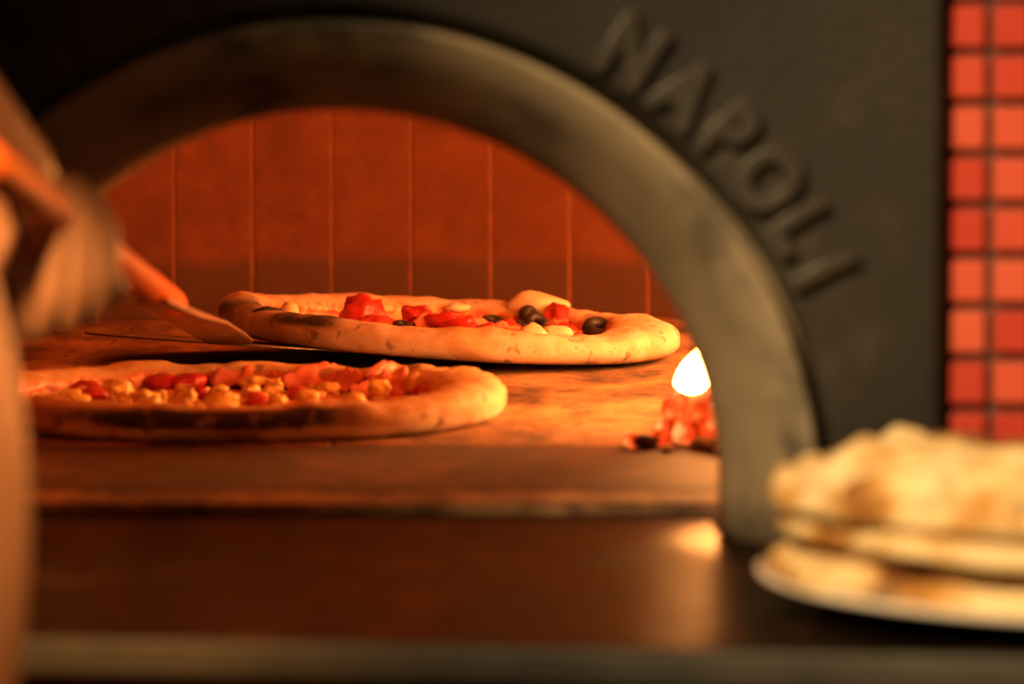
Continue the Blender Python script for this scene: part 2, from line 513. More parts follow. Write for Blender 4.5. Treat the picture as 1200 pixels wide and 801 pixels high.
wl = struct(obj('wall_left', box_mesh('wall_left', 0.60, 0.06, 2.36), M['grout'], loc=(AX - HWX - 0.30, tile_y + 0.033, 0.03)),
            'outer oven wall clad in red mosaic left of the iron plate', 'wall')
for i in range(12):
    for j in range(-8, 13):
        o = obj('tile', tm, M['tile'], wl)
        o.matrix_parent_inverse = wl.matrix_basis.inverted()
        o.location = (AX - HWX - 0.0012 - tx * (i + 0.5), tile_y + 0.0015, P(600, 31 + 59.6 * j, tile_y).z)
struct(obj('wall_upper', box_mesh('wall_upper', 2 * HWX - 0.002, 0.06, 0.75), M['grout'], loc=(AX, tile_y + 0.033, 0.46 + 0.376)), 'plain dark wall above the iron oven front', 'wall')
# the lower base below the ledge, clad in the same mosaic
base_y = 1.635
wb = struct(obj('wall_base', box_mesh('wall_base', 1.30, 0.24, 1.10), M['grout'], loc=(-0.05, base_y + 0.1235, -0.5775)),
            'oven base below the ledge clad in dark red mosaic', 'wall')
p2 = 52.6 * base_y / F
tm2 = box_mesh('tile', p2 - 0.0028, 0.006, 0.0200, 0.0010, 2)
for i in range(-9, 31):
    for j in range(6):
        c = P(48.5 + 52.6 * i, 812 + 68 * j, base_y)
        o = obj('tile', tm2, M['tile'], wb)
        o.matrix_parent_inverse = wb.matrix_basis.inverted()
        o.location = (c.x, base_y + 0.0015, c.z)
struct(obj('room_floor', box_mesh('room_floor', 5.0, 5.0, 0.05), M['room_floor'], loc=(0, 1.0, -1.175)), 'floor of the pizzeria', 'floor')

# ------------------------------------------------------------------ ledge in front of the mouth
ledge = empty('stone_ledge', (AX, 1.75, SILL_Z))
tag(ledge, 'dark polished stone ledge in front of the oven mouth reflecting the fire', 'ledge')
fl, fr = G(0, 745, SILL_Z), G(800, 761, SILL_Z)
sl = (fr.y - fl.y) / (fr.x - fl.x)
def front_y(x): return fl.y + (x - fl.x) * sl
def poly_prism(name, pts, z0, z1):
    n = len(pts)
    vs_ = [(x, y, z0) for x, y in pts] + [(x, y, z1) for x, y in pts]
    fs = [tuple(range(n))[::-1], tuple(range(n, 2 * n))] + [(i, (i + 1) % n, n + (i + 1) % n, n + i) for i in range(n)]
    return fix_normals(mesh(name, vs_, fs))
x0, x1 = -0.62, 0.62
o = obj('ledge_slab', poly_prism('ledge_slab', [(x0, front_y(x0) + 0.004), (x1, front_y(x1) + 0.004), (x1, 1.902), (AX + R_IN - 0.002, 1.902), (AX + R_IN - 0.002, 1.974), (AX - R_IN + 0.002, 1.974), (AX - R_IN + 0.002, 1.902), (x0, 1.902)], SILL_Z - 0.0145, SILL_Z), M['ledge'], ledge)
o.matrix_parent_inverse = ledge.matrix_basis.inverted()
bv = o.modifiers.new('bevel', 'BEVEL'); bv.width = 0.0015; bv.segments = 2
o = obj('front_edge', poly_prism('front_edge', [(x0, front_y(x0) - 0.003), (x1, front_y(x1) - 0.003), (x1, front_y(x1) + 0.0038), (x0, front_y(x0) + 0.0038)], SILL_Z - 0.0142, SILL_Z - 0.0004), M['edge'], ledge)
o.matrix_parent_inverse = ledge.matrix_basis.inverted()
o['label'] = 'grey honed front edge'
bv = o.modifiers.new('bevel', 'BEVEL'); bv.width = 0.002; bv.segments = 2

# ------------------------------------------------------------------ pizzas
def sstep(a, b, x):
    t_ = max(0.0, min(1.0, (x - a) / (b - a))); return t_ * t_ * (3 - 2 * t_)

def pizza_mesh(name, R, hfun, wfun, seed, charfun, flourfun, inner=0.0065, na=200):
    nin, nrim, nbot = 26, 26, 6
    prof_n = nin + nrim + nbot
    vs_, fs = [], []
    at = {'char': [], 'flour': [], 'sauce': []}
    for i in range(na):
        th = 2 * PI * i / na
        d = Vector((math.cos(th), math.sin(th), 0))
        Rt = R * (1 + 0.018 * nz(d, 1.4, seed) + 0.008 * nz(d, 4.5, seed + 3))
        h = hfun(th) * (1 + 0.16 * nz(d, 3.2, seed + 7) + 0.08 * nz(d, 9, seed + 9)); wd = wfun(th)
        pts = []
        rc = Rt - wd
        for k in range(nin):
            q = (k + 1) / nin
            r = (rc - wd * 0.93) * q
            pts.append((r, None, 1.0 if q < 0.93 else 1 - sstep(0.93, 1.06, q)))
        for k in range(nrim):
            q = k / (nrim - 1)
            a = PI * (1.0 - q * 1.42) if True else 0
            ca, sa = math.cos(a), math.sin(a)
            x = rc + wd * (abs(ca) ** 0.85) * (1 if ca > 0 else -1)
            z = h * 0.5 + h * 0.5 * (abs(sa) ** 0.8) * (1 if sa > 0 else -1)
            if ca < 0: z = max(z, inner * 0.7 + (h - inner * 0.7) * (max(0.0, sa) ** 1.3))
            pts.append((x, z, 1 - sstep(0.02, 0.16, q)))
        lastr = pts[-1][0]
        for k in range(nbot):
            pts.append((lastr * (1 - (k + 1) / (nbot + 0.3)), 0.0, 0.0))
        pts[nin + nrim - 1] = (lastr, 0.0, 0.0)
        for k, (r, z, s) in enumerate(pts):
            p = d * r
            if z is None:
                z = inner + 0.0022 * nz(p, 55, seed) + 0.0012 * nz(p, 140, seed + 2)
            elif nin <= k < nin + nrim - 2:
                b = 0.0016 * nz(Vector((p.x, p.y, z)), 48, seed + 11) + 0.0009 * nz(Vector((p.x, p.y, z)), 130, seed)
                z += b; p = d * (r + b)
            vs_.append((p.x, p.y, max(z, 0.0)))
            onrim = nin <= k < nin + nrim
            at['sauce'].append(max(0.0, min(1.0, s + (0.25 * nz(p, 60, seed + 4) if 0.02 < s < 0.98 else 0))))
            at['char'].append(charfun(th, (z / max(h, 1e-4)), (r - rc) / wd) if onrim else 0.0)
            at['flour'].append(flourfun(th, z / max(h, 1e-4), (r - rc) / wd) if k >= nin else 0.0)
    for i in range(na):
        i2 = (i + 1) % na
        for k in range(prof_n - 1):
            fs.append((i * prof_n + k, i * prof_n + k + 1, i2 * prof_n + k + 1, i2 * prof_n + k))
    c0 = len(vs_); vs_.append((0, 0, inner)); c1 = len(vs_); vs_.append((0, 0, 0))
    for kk, s in (('sauce', (1.0, 0.0)), ('char', (0, 0)), ('flour', (0, 1.0))): at[kk] += list(s)
    for i in range(na):
        i2 = (i + 1) % na
        fs.append((c0, i * prof_n, i2 * prof_n)); fs.append((c1, i2 * prof_n + prof_n - 1, i * prof_n + prof_n - 1))
    me = mesh(name, vs_, fs, True)
    for kk, vals in at.items():
        a = me.attributes.new(kk, 'FLOAT', 'POINT'); a.data.foreach_set('value', vals)
    return fix_normals(me)

def adist(a, b):
    return abs((a - b + PI) % (2 * PI) - PI)
def rad(d): return math.radians(d)

# --- near pizza
RA = 0.165
CA = Vector((-0.167, 2.432, 0.0))
pizza_a = empty('pizza', CA)
tag(pizza_a, 'pizza with yellow cheese chunks and a dark charred strip along its rim', 'pizza', 'pizzas baking in the oven')
def hA(th): return 0.0205 + 0.004 * math.exp(-(adist(th, rad(10)) / 0.5) ** 2) + 0.002 * math.exp(-(adist(th, rad(120)) / 0.4) ** 2)
def wA(th): return 0.0150 + 0.007 * math.exp(-(adist(th, rad(5)) / 0.55) ** 2)
def chA(th, z, x):
    c = 1.4 * math.exp(-(adist(th, rad(-88)) / 0.42) ** 4) * sstep(0.34, 0.44, z) * (1 - sstep(0.84, 0.97, z)) * (1 if x > 0 else 0)
    c += 0.55 * math.exp(-(adist(th, rad(-118)) / 0.25) ** 2) * sstep(0.5, 0.6, z) * (1 - sstep(0.75, 0.95, z)) * (1 if x > 0 else 0)
    c += 0.55 * math.exp(-(adist(th, rad(-4)) / 0.05) ** 2) * math.exp(-((z - 0.55) / 0.14) ** 2) * (1 if x > 0 else 0)
    return min(1.0, c * 1.2)
def flA(th, z, x):
    return (1 - sstep(0.26, 0.42, z)) * 0.95 * (1 if x > 0 else 0.0)
obj('crust', pizza_mesh('crust', RA, hA, wA, 3.1, chA, flA), M['dough_a'], pizza_a)

def child(parent, o, world_loc):
    o.parent = parent
    o.location = world_loc
    return o

cheese_meshes = [lump_mesh('cheese_chunk', 0.0085, 3, 0.55, 1.7, (1, 0.85, 0.66), s, 0.35) for s in (1.1, 4.7, 9.3, 15.2)]
for m_ in cheese_meshes: m_.materials.append(M['cheese'])
rnd = random.Random(21)
placed = []
tries = 0
while len(placed) < 78 and tries < 4000:
    tries += 1
    a = rnd.uniform(0, 2 * PI); r = math.sqrt(rnd.random()) * 0.126
    p = Vector((r * math.cos(a), r * math.sin(a)))
    if p.x > 0.055 and rnd.random() < 0.75: continue
    if any((p - q).length < 0.0125 for q in placed): continue
    placed.append(p)
    o = obj('cheese_chunk', rnd.choice(cheese_meshes), None, pizza_a)
    s = rnd.choice((0.45, 0.6, 0.75, 0.9, 1.25))
    o.location = (p.x, p.y, 0.0072 + 0.002 * s); o.scale = (s, s, s * rnd.uniform(0.7, 1.0))
    o.rotation_euler = (rnd.uniform(-0.3, 0.3), rnd.uniform(-0.3, 0.3), rnd.uniform(0, 6.28))

def fold_mesh(name, L, W, hgt, seed, th=0.0012, n=16):
    """a thin slice of ham crumpled into a ridge"""
    vs_, fs = [], []
    for s in (0, 1):
        for i in range(n + 1):
            for j in range(n + 1):
                u, v = i / n * 2 - 1, j / n * 2 - 1
                rr = 1 - 0.13 * (u * u * v * v)
                x, y = u * L * 0.5 * rr, v * W * 0.5 * rr
                z = hgt * (math.exp(-(v / 0.42) ** 2) * (1 - 0.45 * u * u)) + hgt * 0.40 * nz((u, v, 0), 1.9, seed) + hgt * 0.28 * nz((u, v, 0), 4.6, seed + 2)
                z = max(z, 0.0) + 0.0006
                vs_.append((x + 0.002 * nz((u, v, 1), 2, seed), y * (1 - 0.45 * math.exp(-(v / 0.6) ** 2)), z - s * th))
    q = (n + 1) * (n + 1)
    for i in range(n):
        for j in range(n):
            a, b, c, d = i * (n + 1) + j, (i + 1) * (n + 1) + j, (i + 1) * (n + 1) + j + 1, i * (n + 1) + j + 1
            fs.append((a, b, c, d)); fs.append((q + a, q + d, q + c, q + b))
    for i in range(n):
        for (a, b) in ((i, i + 1), (n * (n + 1) + i, n * (n + 1) + i + 1), (i * (n + 1), (i + 1) * (n + 1)), (i * (n + 1) + n, (i + 1) * (n + 1) + n)):
            fs.append((a, b, q + b, q + a))
    return fix_normals(mesh(name, vs_, fs, True))

def on_pizza(C, px, py, z, rmax):
    g = G(px, py, z) - C
    g.z = 0
    if g.length > rmax: g = g.normalized() * rmax
    return Vector((g.x, g.y, z))
# ham slices and tomato pieces on the near pizza (photograph positions)
for k, (px, py, L, W, hg, rz) in enumerate([(285, 447, 0.040, 0.032, 0.010, 0.2), (330, 447, 0.028, 0.026, 0.009, -0.5), (380, 450, 0.042, 0.032, 0.013, 0.5),
                                            (405, 456, 0.030, 0.028, 0.012, -0.3), (430, 462, 0.028, 0.026, 0.007, 0.7), (480, 455, 0.042, 0.036, 0.016, 0.9), (462, 460, 0.030, 0.024, 0.013, 0.1)]):
    o = obj('ham_slice', fold_mesh('ham_slice', L, W, hg, k * 3.3), M['ham'], pizza_a)
    o.location = on_pizza(CA, px, py, 0.0075, 0.136); o.rotation_euler = (0, 0, rz)
for k, (px, py, s) in enumerate([(178, 446, 1.1), (205, 442, 1.2), (230, 460, 0.8), (60, 452, 0.9), (110, 462, 0.8), (350, 462, 0.8), (470, 448, 1.2), (525, 456, 0.6), (300, 468, 0.8)]):
    o = obj('tomato_piece', lump_mesh('tomato_piece', 0.011 * s, 3, 0.25, 1.4, (1.15, 0.8, 0.55), k * 2.2), M['tomato'], pizza_a)
    o.location = on_pizza(CA, px, py, 0.0095, 0.135); o.rotation_euler = (0, 0, k)
# golden blisters of cheese beside the ham
for k, (px, py, s) in enumerate([(498, 452, 1.25), (445, 456, 0.9), (415, 470, 0.8), (360, 468, 0.9)]):
    o = obj('cheese_chunk', cheese_meshes[k % 4], None, pizza_a)
    o.location = on_pizza(CA, px, py, 0.012, 0.137); o.scale = (s, s, s * 1.2)
o = obj('flour_spot', lump_mesh('flour_spot', 0.0042, 2, 0.2, 1.5, (1, 0.35, 0.8), 2.0), M['china'], pizza_a)
g = P(357, 493, CA.y - RA + 0.010) - CA
o.location = g
o['label'] = 'pale flour blister on the charred rim'

# --- far pizza, its left side lifted by the peel
RB = 0.165
CB = Vector((-0.046, 2.905, 0.0))
SLOPE = 0.066
pizza_b = empty('pizza', CB + Vector((0, 0, SLOPE * 0.150)))
pizza_b.rotation_euler = (0, math.atan(SLOPE), 0)
tag(pizza_b, 'pizza with black olives, tomato and ham, one side lifted on the steel peel blade', 'pizza', 'pizzas baking in the oven')
def hB(th): return 0.0215 + 0.005 * math.exp(-(adist(th, rad(5)) / 0.6) ** 2) + 0.004 * math.exp(-(adist(th, rad(175)) / 0.5) ** 2)
def wB(th): return 0.0165 + 0.010 * math.exp(-(adist(th, rad(0)) / 0.6) ** 2)
def chB(th, z, x):
    c = 0.95 * math.exp(-(adist(th, rad(233)) / 0.17) ** 4) * sstep(0.62, 0.8, z)
    c += 0.8 * math.exp(-(adist(th, rad(195)) / 0.22) ** 2) * math.exp(-((z - 0.85) / 0.3) ** 2)
    c += 0.35 * math.exp(-(adist(th, rad(215)) / 0.5) ** 2)
    c += 0.55 * (1 - sstep(0.02, 0.10, z)) * (1 if x > 0 else 0)
    return min(1.0, c)
def flB(th, z, x):
    return (1 - sstep(0.15, 0.5, z)) * 0.7 * (1 if x > 0 else 0) * math.exp(-(adist(th, rad(215)) / 0.7) ** 2)
obj('crust', pizza_mesh('crust', RB, hB, wB, 8.6, chB, flB), M['dough_b'], pizza_b)
def olive_mesh():
    bm = bmesh.new(); n, m = 20, 10
    R_, r_ = 0.0054, 0.0038
    vv = []
    for i in range(n):
        a = 2 * PI * i / n
        for j in range(m):
            b = 2 * PI * j / m
            vv.append(bm.verts.new(((R_ + r_ * math.cos(b)) * math.cos(a), (R_ + r_ * math.cos(b)) * math.sin(a), 1.25 * r_ * math.sin(b))))
    for i in range(n):
        for j in range(m):
            f_ = bm.faces.new((vv[i * m + j], vv[((i + 1) % n) * m + j], vv[((i + 1) % n) * m + (j + 1) % m], vv[i * m + (j + 1) % m])); f_.smooth = True
    me = bpy.data.meshes.new('olive'); bm.to_mesh(me); bm.free(); me.materials.append(M['olive']); return me
om = olive_mesh()
INV = None
def on_b(px, py, h, rmax=0.128):
    """a pixel on far pizza's tilted top, in the pizza's own frame"""
    zb = 0.012
    for _ in range(4):
        g = G(px, py, zb + h)
        zb = 0.0065 + SLOPE * (0.150 - (g.x - CB.x))
    v = Vector((g.x - CB.x, g.y - CB.y, 0))
    if v.length > rmax: v = v.normalized() * rmax
    return Vector((v.x, v.y, 0.0065 + h))
for k, (px, py, h, rx, rz, s) in enumerate([(577, 380, 0.004, 0.25, 0.3, 1.15), (612, 383, 0.003, 0.2, 1.0, 0.85), (627, 380, 0.005, 0.9, 0.4, 1.1), (641, 377, 0.005, 0.6, 2.0, 1.1),
                                            (681, 368, 0.008, 1.25, 0.9, 1.05), (677, 386, 0.002, 0.1, 0.0, 0.95), (700, 387, 0.007, 0.55, 0.25, 1.35), (470, 383, 0.004, 0.3, 0.5, 0.8)]):
    o = obj('olive', om, None, pizza_b)
    o.location = on_b(px, py, h); o.rotation_euler = (rx, 0, rz); o.scale = (s, s, s)
for k, (px, py, s, sq) in enumerate([(424, 370, 1.30, (1.1, 0.8, 1.05)), (440, 380, 1.0, (1.3, 0.9, 0.6)), (490, 373, 1.35, (1.5, 0.8, 0.6)), (515, 378, 1.2, (1.5, 0.9, 0.55)), (535, 383, 1.1, (1.3, 1, 0.55)),
                                     (560, 390, 0.9, (1.4, 1, 0.5)), (655, 392, 1.0, (1.3, 1, 0.5)), (722, 378, 1.3, (1.3, 1, 0.7)), (600, 388, 0.8, (1.4, 1, 0.5)), (742, 392, 0.9, (1.2, 1, 0.5))]):
    o = obj('tomato_piece', lump_mesh('tomato_piece', 0.0105 * s, 3, 0.75, 1.5, sq, 30 + k * 2.7, 0.25), M['tomato'], pizza_b)
    o.location = on_b(px, py, 0.0045 * s); o.rotation_euler = (0, 0.1 * k, 0.7 * k)
for k, (px, py, L, W, hg, rz) in enumerate([(548, 388, 0.034, 0.030, 0.010, 0.3), (588, 396, 0.030, 0.026, 0.010, 0.1), (662, 388, 0.034, 0.030, 0.009, 1.0), (690, 396, 0.032, 0.028, 0.007, 0.4), (730, 386, 0.036, 0.034, 0.012, 0.9), (505, 384, 0.03, 0.03, 0.009, 0.5)]):
    o = obj('ham_slice', fold_mesh('ham_slice', L, W, hg, 40 + k * 3.3), M['ham'], pizza_b)
    o.location = on_b(px, py, 0.001, 0.130); o.rotation_euler = (0, 0, rz)
def roll_mesh():
    vs_, fs = [], []
    n, m = 14, 26
    for i in range(n + 1):
        x = (i / n - 0.5) * 0.030
        for j in range(m + 1):
            a = j / m * 3.4 * PI
            r = 0.0022 + 0.0030 * j / m
            vs_.append((x, r * math.cos(a), r * math.sin(a) + 0.005))
    for i in range(n):
        for j in range(m):
            a = i * (m + 1) + j
            fs.append((a, a + 1, a + m + 2, a + m + 1))
    return mesh('ham_roll', vs_, fs, True)
o = obj('ham_roll', roll_mesh(), M['ham'], pizza_b)
o.location = on_b(616, 405, 0.004, 0.135) + Vector((0, 0, 0.002)); o.rotation_euler = (0, 0, 0.08)
sd = o.modifiers.new('s', 'SOLIDIFY'); sd.thickness = 0.0009
for k, (px, py, s, sq) in enumerate([(715, 364, 1.15, (1.6, 0.9, 0.8)), (611, 370, 0.85, (0.9, 0.8, 1.1)), (651, 407, 0.72, (1.15, 0.8, 1.1)), (650, 395, 0.7, (1.5, 1, 0.6)), (535, 365, 0.5, (1.5, 0.8, 0.6)),
                                     (337, 369, 0.55, (1, 1, 1)), (758, 378, 0.7, (1.4, 1, 0.6))]):
    o = obj('dough_bubble', lump_mesh('dough_bubble', 0.0125 * s, 3, 0.22, 1.3, sq, 60 + k * 1.9), M['bubble'], pizza_b)
    o.location = on_b(px, py, 0.008, 0.147) + Vector((0, 0, 0.003 if k != 0 else 0.007)); o.rotation_euler = (0, 0, 0.1 * k)
for k in range(34):
    a = rnd.uniform(0, 2 * PI); r = math.sqrt(rnd.random()) * 0.120
    o = obj('cheese_chunk', rnd.choice(cheese_meshes), None, pizza_b)
    s = rnd.uniform(0.55, 1.0)
    o.location = (r * math.cos(a), r * math.sin(a), 0.0075); o.scale = (s * 1.3, s * 1.3, s * 0.55); o.rotation_euler = (0, 0, a * 3)
o = obj('burnt_bubble', lump_mesh('burnt_bubble', 0.0062, 3, 0.4, 1.6, (1.6, 1, 0.7), 77), M['coal'], pizza_b)
o.location = on_b(312, 371, 0.010, 0.150) + Vector((0, 0, 0.003))

# ------------------------------------------------------------------ pizza peel
HX = -0.190
A1 = Vector((HX, 1.30, 0.0184 + (2.764 - 1.30) * 0.1245))
def axis_at(y): return Vector((HX, y, 0.0184 + (2.764 - y) * 0.1245))
peel = empty('pizza_peel', (HX, 2.86, 0.0))
tag(peel, 'round steel pizza peel with orange handle, its blade under one side of the olive pizza', 'pizza peel')
def inpeel(o): o.parent = peel; o.matrix_parent_inverse = peel.matrix_basis.inverted(); return o
def lathe(name, prof, n=48, smooth=True):
    vs_, fs = [], []; m = len(prof)
    for i in range(n):
        a = 2 * PI * i / n
        for (r, z) in prof: vs_.append((r * math.cos(a), r * math.sin(a), z))
    for i in range(n):
        for j in range(m - 1):
            fs.append((i * m + j, i * m + j + 1, ((i + 1) % n) * m + j + 1, ((i + 1) % n) * m + j))
    me = mesh(name, vs_, fs, smooth)
    bm = bmesh.new(); bm.from_mesh(me); bmesh.ops.remove_doubles(bm, verts=bm.verts, dist=1e-6)
    bmesh.ops.recalc_face_normals(bm, faces=bm.faces); bm.to_mesh(me); bm.free()
    return me
bl = inpeel(obj('blade', lathe('blade', [(0, -0.0009), (0.109, -0.0009), (0.1105, -0.0004), (0.1105, 0.0004), (0.109, 0.0009), (0, 0.0009)], 72, False), M['steel']))
bl.location = (HX, 2.868, 0.0130)
bl.rotation_euler = (-0.064, math.atan(SLOPE), 0)
def tube(name, pts, rads, n=20, cap=True):
    vs_, fs = [], []
    pts = [Vector(p) for p in pts]
    for i, p in enumerate(pts):
        d = (pts[min(i + 1, len(pts) - 1)] - pts[max(i - 1, 0)]).normalized()
        up = Vector((0, 0, 1)) if abs(d.z) < 0.9 else Vector((1, 0, 0))
        s = d.cross(up).normalized(); u = s.cross(d)
        for k in range(n):
            a = 2 * PI * k / n
            vs_.append(p + s * (rads[i] * math.cos(a)) + u * (rads[i] * math.sin(a)))
    for i in range(len(pts) - 1):
        for k in range(n):
            fs.append((i * n + k, i * n + (k + 1) % n, (i + 1) * n + (k + 1) % n, (i + 1) * n + k))
    if cap:
        fs.append(tuple(range(n))); fs.append(tuple(range((len(pts) - 1) * n, len(pts) * n)))
    return fix_normals(mesh(name, vs_, fs, True))
ys_ = [1.47, 1.475, 1.6, 1.9, 2.28, 2.305, 2.315]
inpeel(obj('handle', tube('handle', [axis_at(y) for y in ys_], [0.006, 0.0078, 0.0078, 0.0078, 0.0078, 0.0070, 0.004]), M['handle']))
# flat neck: narrows at the grip, rounded at the blade end
def neck_mesh():
    out = []
    L0, L1 = 2.16, 2.770
    sec = [(L0, 0.009), (2.22, 0.0115), (2.32, 0.0145), (2.50, 0.0165), (2.66, 0.0170), (2.735, 0.0165)]
    left = [(-w_, y) for y, w_ in sec]; right = [(w_, y) for y, w_ in sec]
    arc = [(-0.0165 * math.cos(a), 2.735 + 0.035 * math.sin(a)) for a in [PI * k / 14 for k in range(1, 14)]]
    pts = left + arc + right[::-1]
    n = len(pts); vs_ = []
    for dz in (-0.0012, 0.0012):
        for (x, y) in pts:
            a = axis_at(y); vs_.append((a.x + x, y, a.z + dz - 0.0095 * (1 - sstep(2.70, 2.77, y)) * 0.0 - 0.0088 * (1 - sstep(2.25, 2.6, y)) ))
    fs = [tuple(range(n)), tuple(range(n, 2 * n))[::-1]] + [(i, (i + 1) % n, n + (i + 1) % n, n + i) for i in range(n)]
    return fix_normals(mesh('neck', vs_, fs))
nk = inpeel(obj('neck', neck_mesh(), M['neck']))
nk.location.z += 0.0022
bv = nk.modifiers.new('bevel', 'BEVEL'); bv.width = 0.0008; bv.segments = 2; bv.limit_method = 'ANGLE'

# ------------------------------------------------------------------ fire
fire = empty('fire', (0.17, 2.45, 0.0))
tag(fire, 'yellow-white flame rising from the coals beside the mouth inside the oven', 'fire')
def flame_mesh(name, hgt, rad_, seed, lean=(0, 0)):
    vs_, fs = [], []; n, m = 22, 26
    for j in range(m + 1):
        q = j / m
        r = rad_ * (math.sin(PI * min(1, q * 1.02 + 0.04)) ** 0.75) * (1 - q) ** 0.45 * 1.45
        cx = lean[0] * q * q * hgt + rad_ * 0.45 * nz((q * 2.2, 0, 0), 1, seed) * q
        cy = lean[1] * q * q * hgt + rad_ * 0.4 * nz((0, q * 2.2, 0), 1, seed + 3) * q
        for i in range(n):
            a = 2 * PI * i / n
            k = 1 + 0.28 * nz((math.cos(a), math.sin(a), q * 2.4), 1.3, seed)
            vs_.append((cx + r * k * math.cos(a), cy + r * k * math.sin(a), q * hgt))
    for j in range(m):
        for i in range(n):
            fs.append((j * n + i, j * n + (i + 1) % n, (j + 1) * n + (i + 1) % n, (j + 1) * n + i))
    return mesh(name, vs_, fs, True)
b0 = P(811, 461, 2.36); t0 = P(815, 406, 2.36)
FLAMES = [(b0, (t0 - b0).length, 0.0092, 2.0, (0.10, 0.0)),
          (Vector((0.132, 2.42, 0.024)), 0.110, 0.0125, 5.0, (0.1, 0.0)),
          (Vector((0.185, 2.52, 0.030)), 0.120, 0.0160, 9.0, (-0.1, 0.05)),
          (Vector((0.250, 2.70, 0.030)), 0.190, 0.023, 12.0, (-0.1, 0.1)),
          (Vector((0.305, 2.95, 0.030)), 0.200, 0.026, 19.0, (-0.1, 0.1))]
for (p, hh, rr, sd_, ln) in FLAMES:
    o = obj('flame', flame_mesh('flame', hh, rr, sd_, ln), M['flame'])
    o.parent = fire; o.matrix_parent_inverse = fire.matrix_basis.inverted(); o.location = p
# embers seen in the photograph: pixel of their foot, radius, glow or dead
EM = [(832, 502, 0.0185, 'ember', 'large glowing orange ember directly below the flame'), (801, 500, 0.0125, 'ember', 'small bright ember leaning on the big ember under the flame'),
      (813, 486, 0.0125, 'ember', 'ember touching the foot of the flame'), (845, 522, 0.0125, 'ember', 'red ember between the grey ash and the iron jamb'),
      (791, 516, 0.0095, 'ember', 'small pinkish ember at the open side of the heap'), (807, 520, 0.0095, 'ember', 'ember just behind the grey ash lumps'),
      (848, 498, 0.017, 'ember', 'wide red ember half hidden by the iron jamb'), (825, 526, 0.0070, 'ash', 'grey ash lump in front of the embers'),
      (845, 529, 0.0080, 'ash', 'pale grey ash lump touching the iron jamb'), (757, 525, 0.0075, 'coal', 'black charcoal lump lying apart from the glowing heap'),
      (776, 521, 0.0062, 'ember', 'tiny pale ember right beside the black charcoal lump'), (742, 524, 0.0050, 'ember', 'tiny ember on the far side of the black charcoal lump'),
      (782, 529, 0.0040, 'ash', 'tiny ash crumb between charcoal lump and ember heap')]
KN = {'ember': 'ember', 'coal': 'charcoal', 'ash': 'ash_lump'}
for k, (px, py, r, kind, lab) in enumerate(EM):
    g = G(px, py)
    o = obj(KN[kind], lump_mesh(KN[kind], r, 3, 0.35, 1.4, (1, 1, 0.85 if kind == 'ember' else 0.55), 90 + k * 2.3, 0.3), M[kind])
    o.location = g + Vector((0, r * 0.6, r * (0.62 if kind == 'ember' else 0.42))); o.rotation_euler = (0, 0, k)
    tag(o, lab, {'ember': 'ember', 'coal': 'charcoal', 'ash': 'ash'}[kind], {'ember': 'embers under the flame', 'ash': 'ash lumps by the embers'}.get(kind))
for k in range(16):
    x = rnd.uniform(0.130, 0.19) + 0.010 * k; y = 2.33 + 0.55 * k / 16
    r = rnd.uniform(0.010, 0.018)
    o = obj('ember', lump_mesh('ember', r, 2, 0.35, 1.4, (1, 1, 0.85), 190 + k * 2.3, 0.3), M['ember'])
    o.location = (x, y, r * 0.62); o.rotation_euler = (0, 0, k)
    tag(o, 'glowing ember deeper in the fire behind the iron jamb', 'ember', 'embers behind the jamb')
def log(p0, p1, r, seed, label):
    p0, p1 = Vector(p0), Vector(p1); n = 14
    pts = [p0.lerp(p1, i / n) + Vector((0.004 * nz((i, 0, 0), 0.4, seed), 0.004 * nz((0, i, 0), 0.4, seed), 0)) for i in range(n + 1)]
    rs = [r * (1 + 0.12 * nz((i, i, 0), 0.5, seed)) for i in range(n + 1)]
    o = obj('burning_log', tube('burning_log', pts, rs, 18), M['bark'])
    tag(o, label, 'log'); return o
log((0.235, 2.33, 0.026), (0.245, 2.62, 0.030), 0.024, 3, 'charred log burning lengthwise behind the iron jamb')
log((0.330, 2.48, 0.028), (0.375, 2.78, 0.030), 0.027, 8, 'thick charred log against the side of the fire')

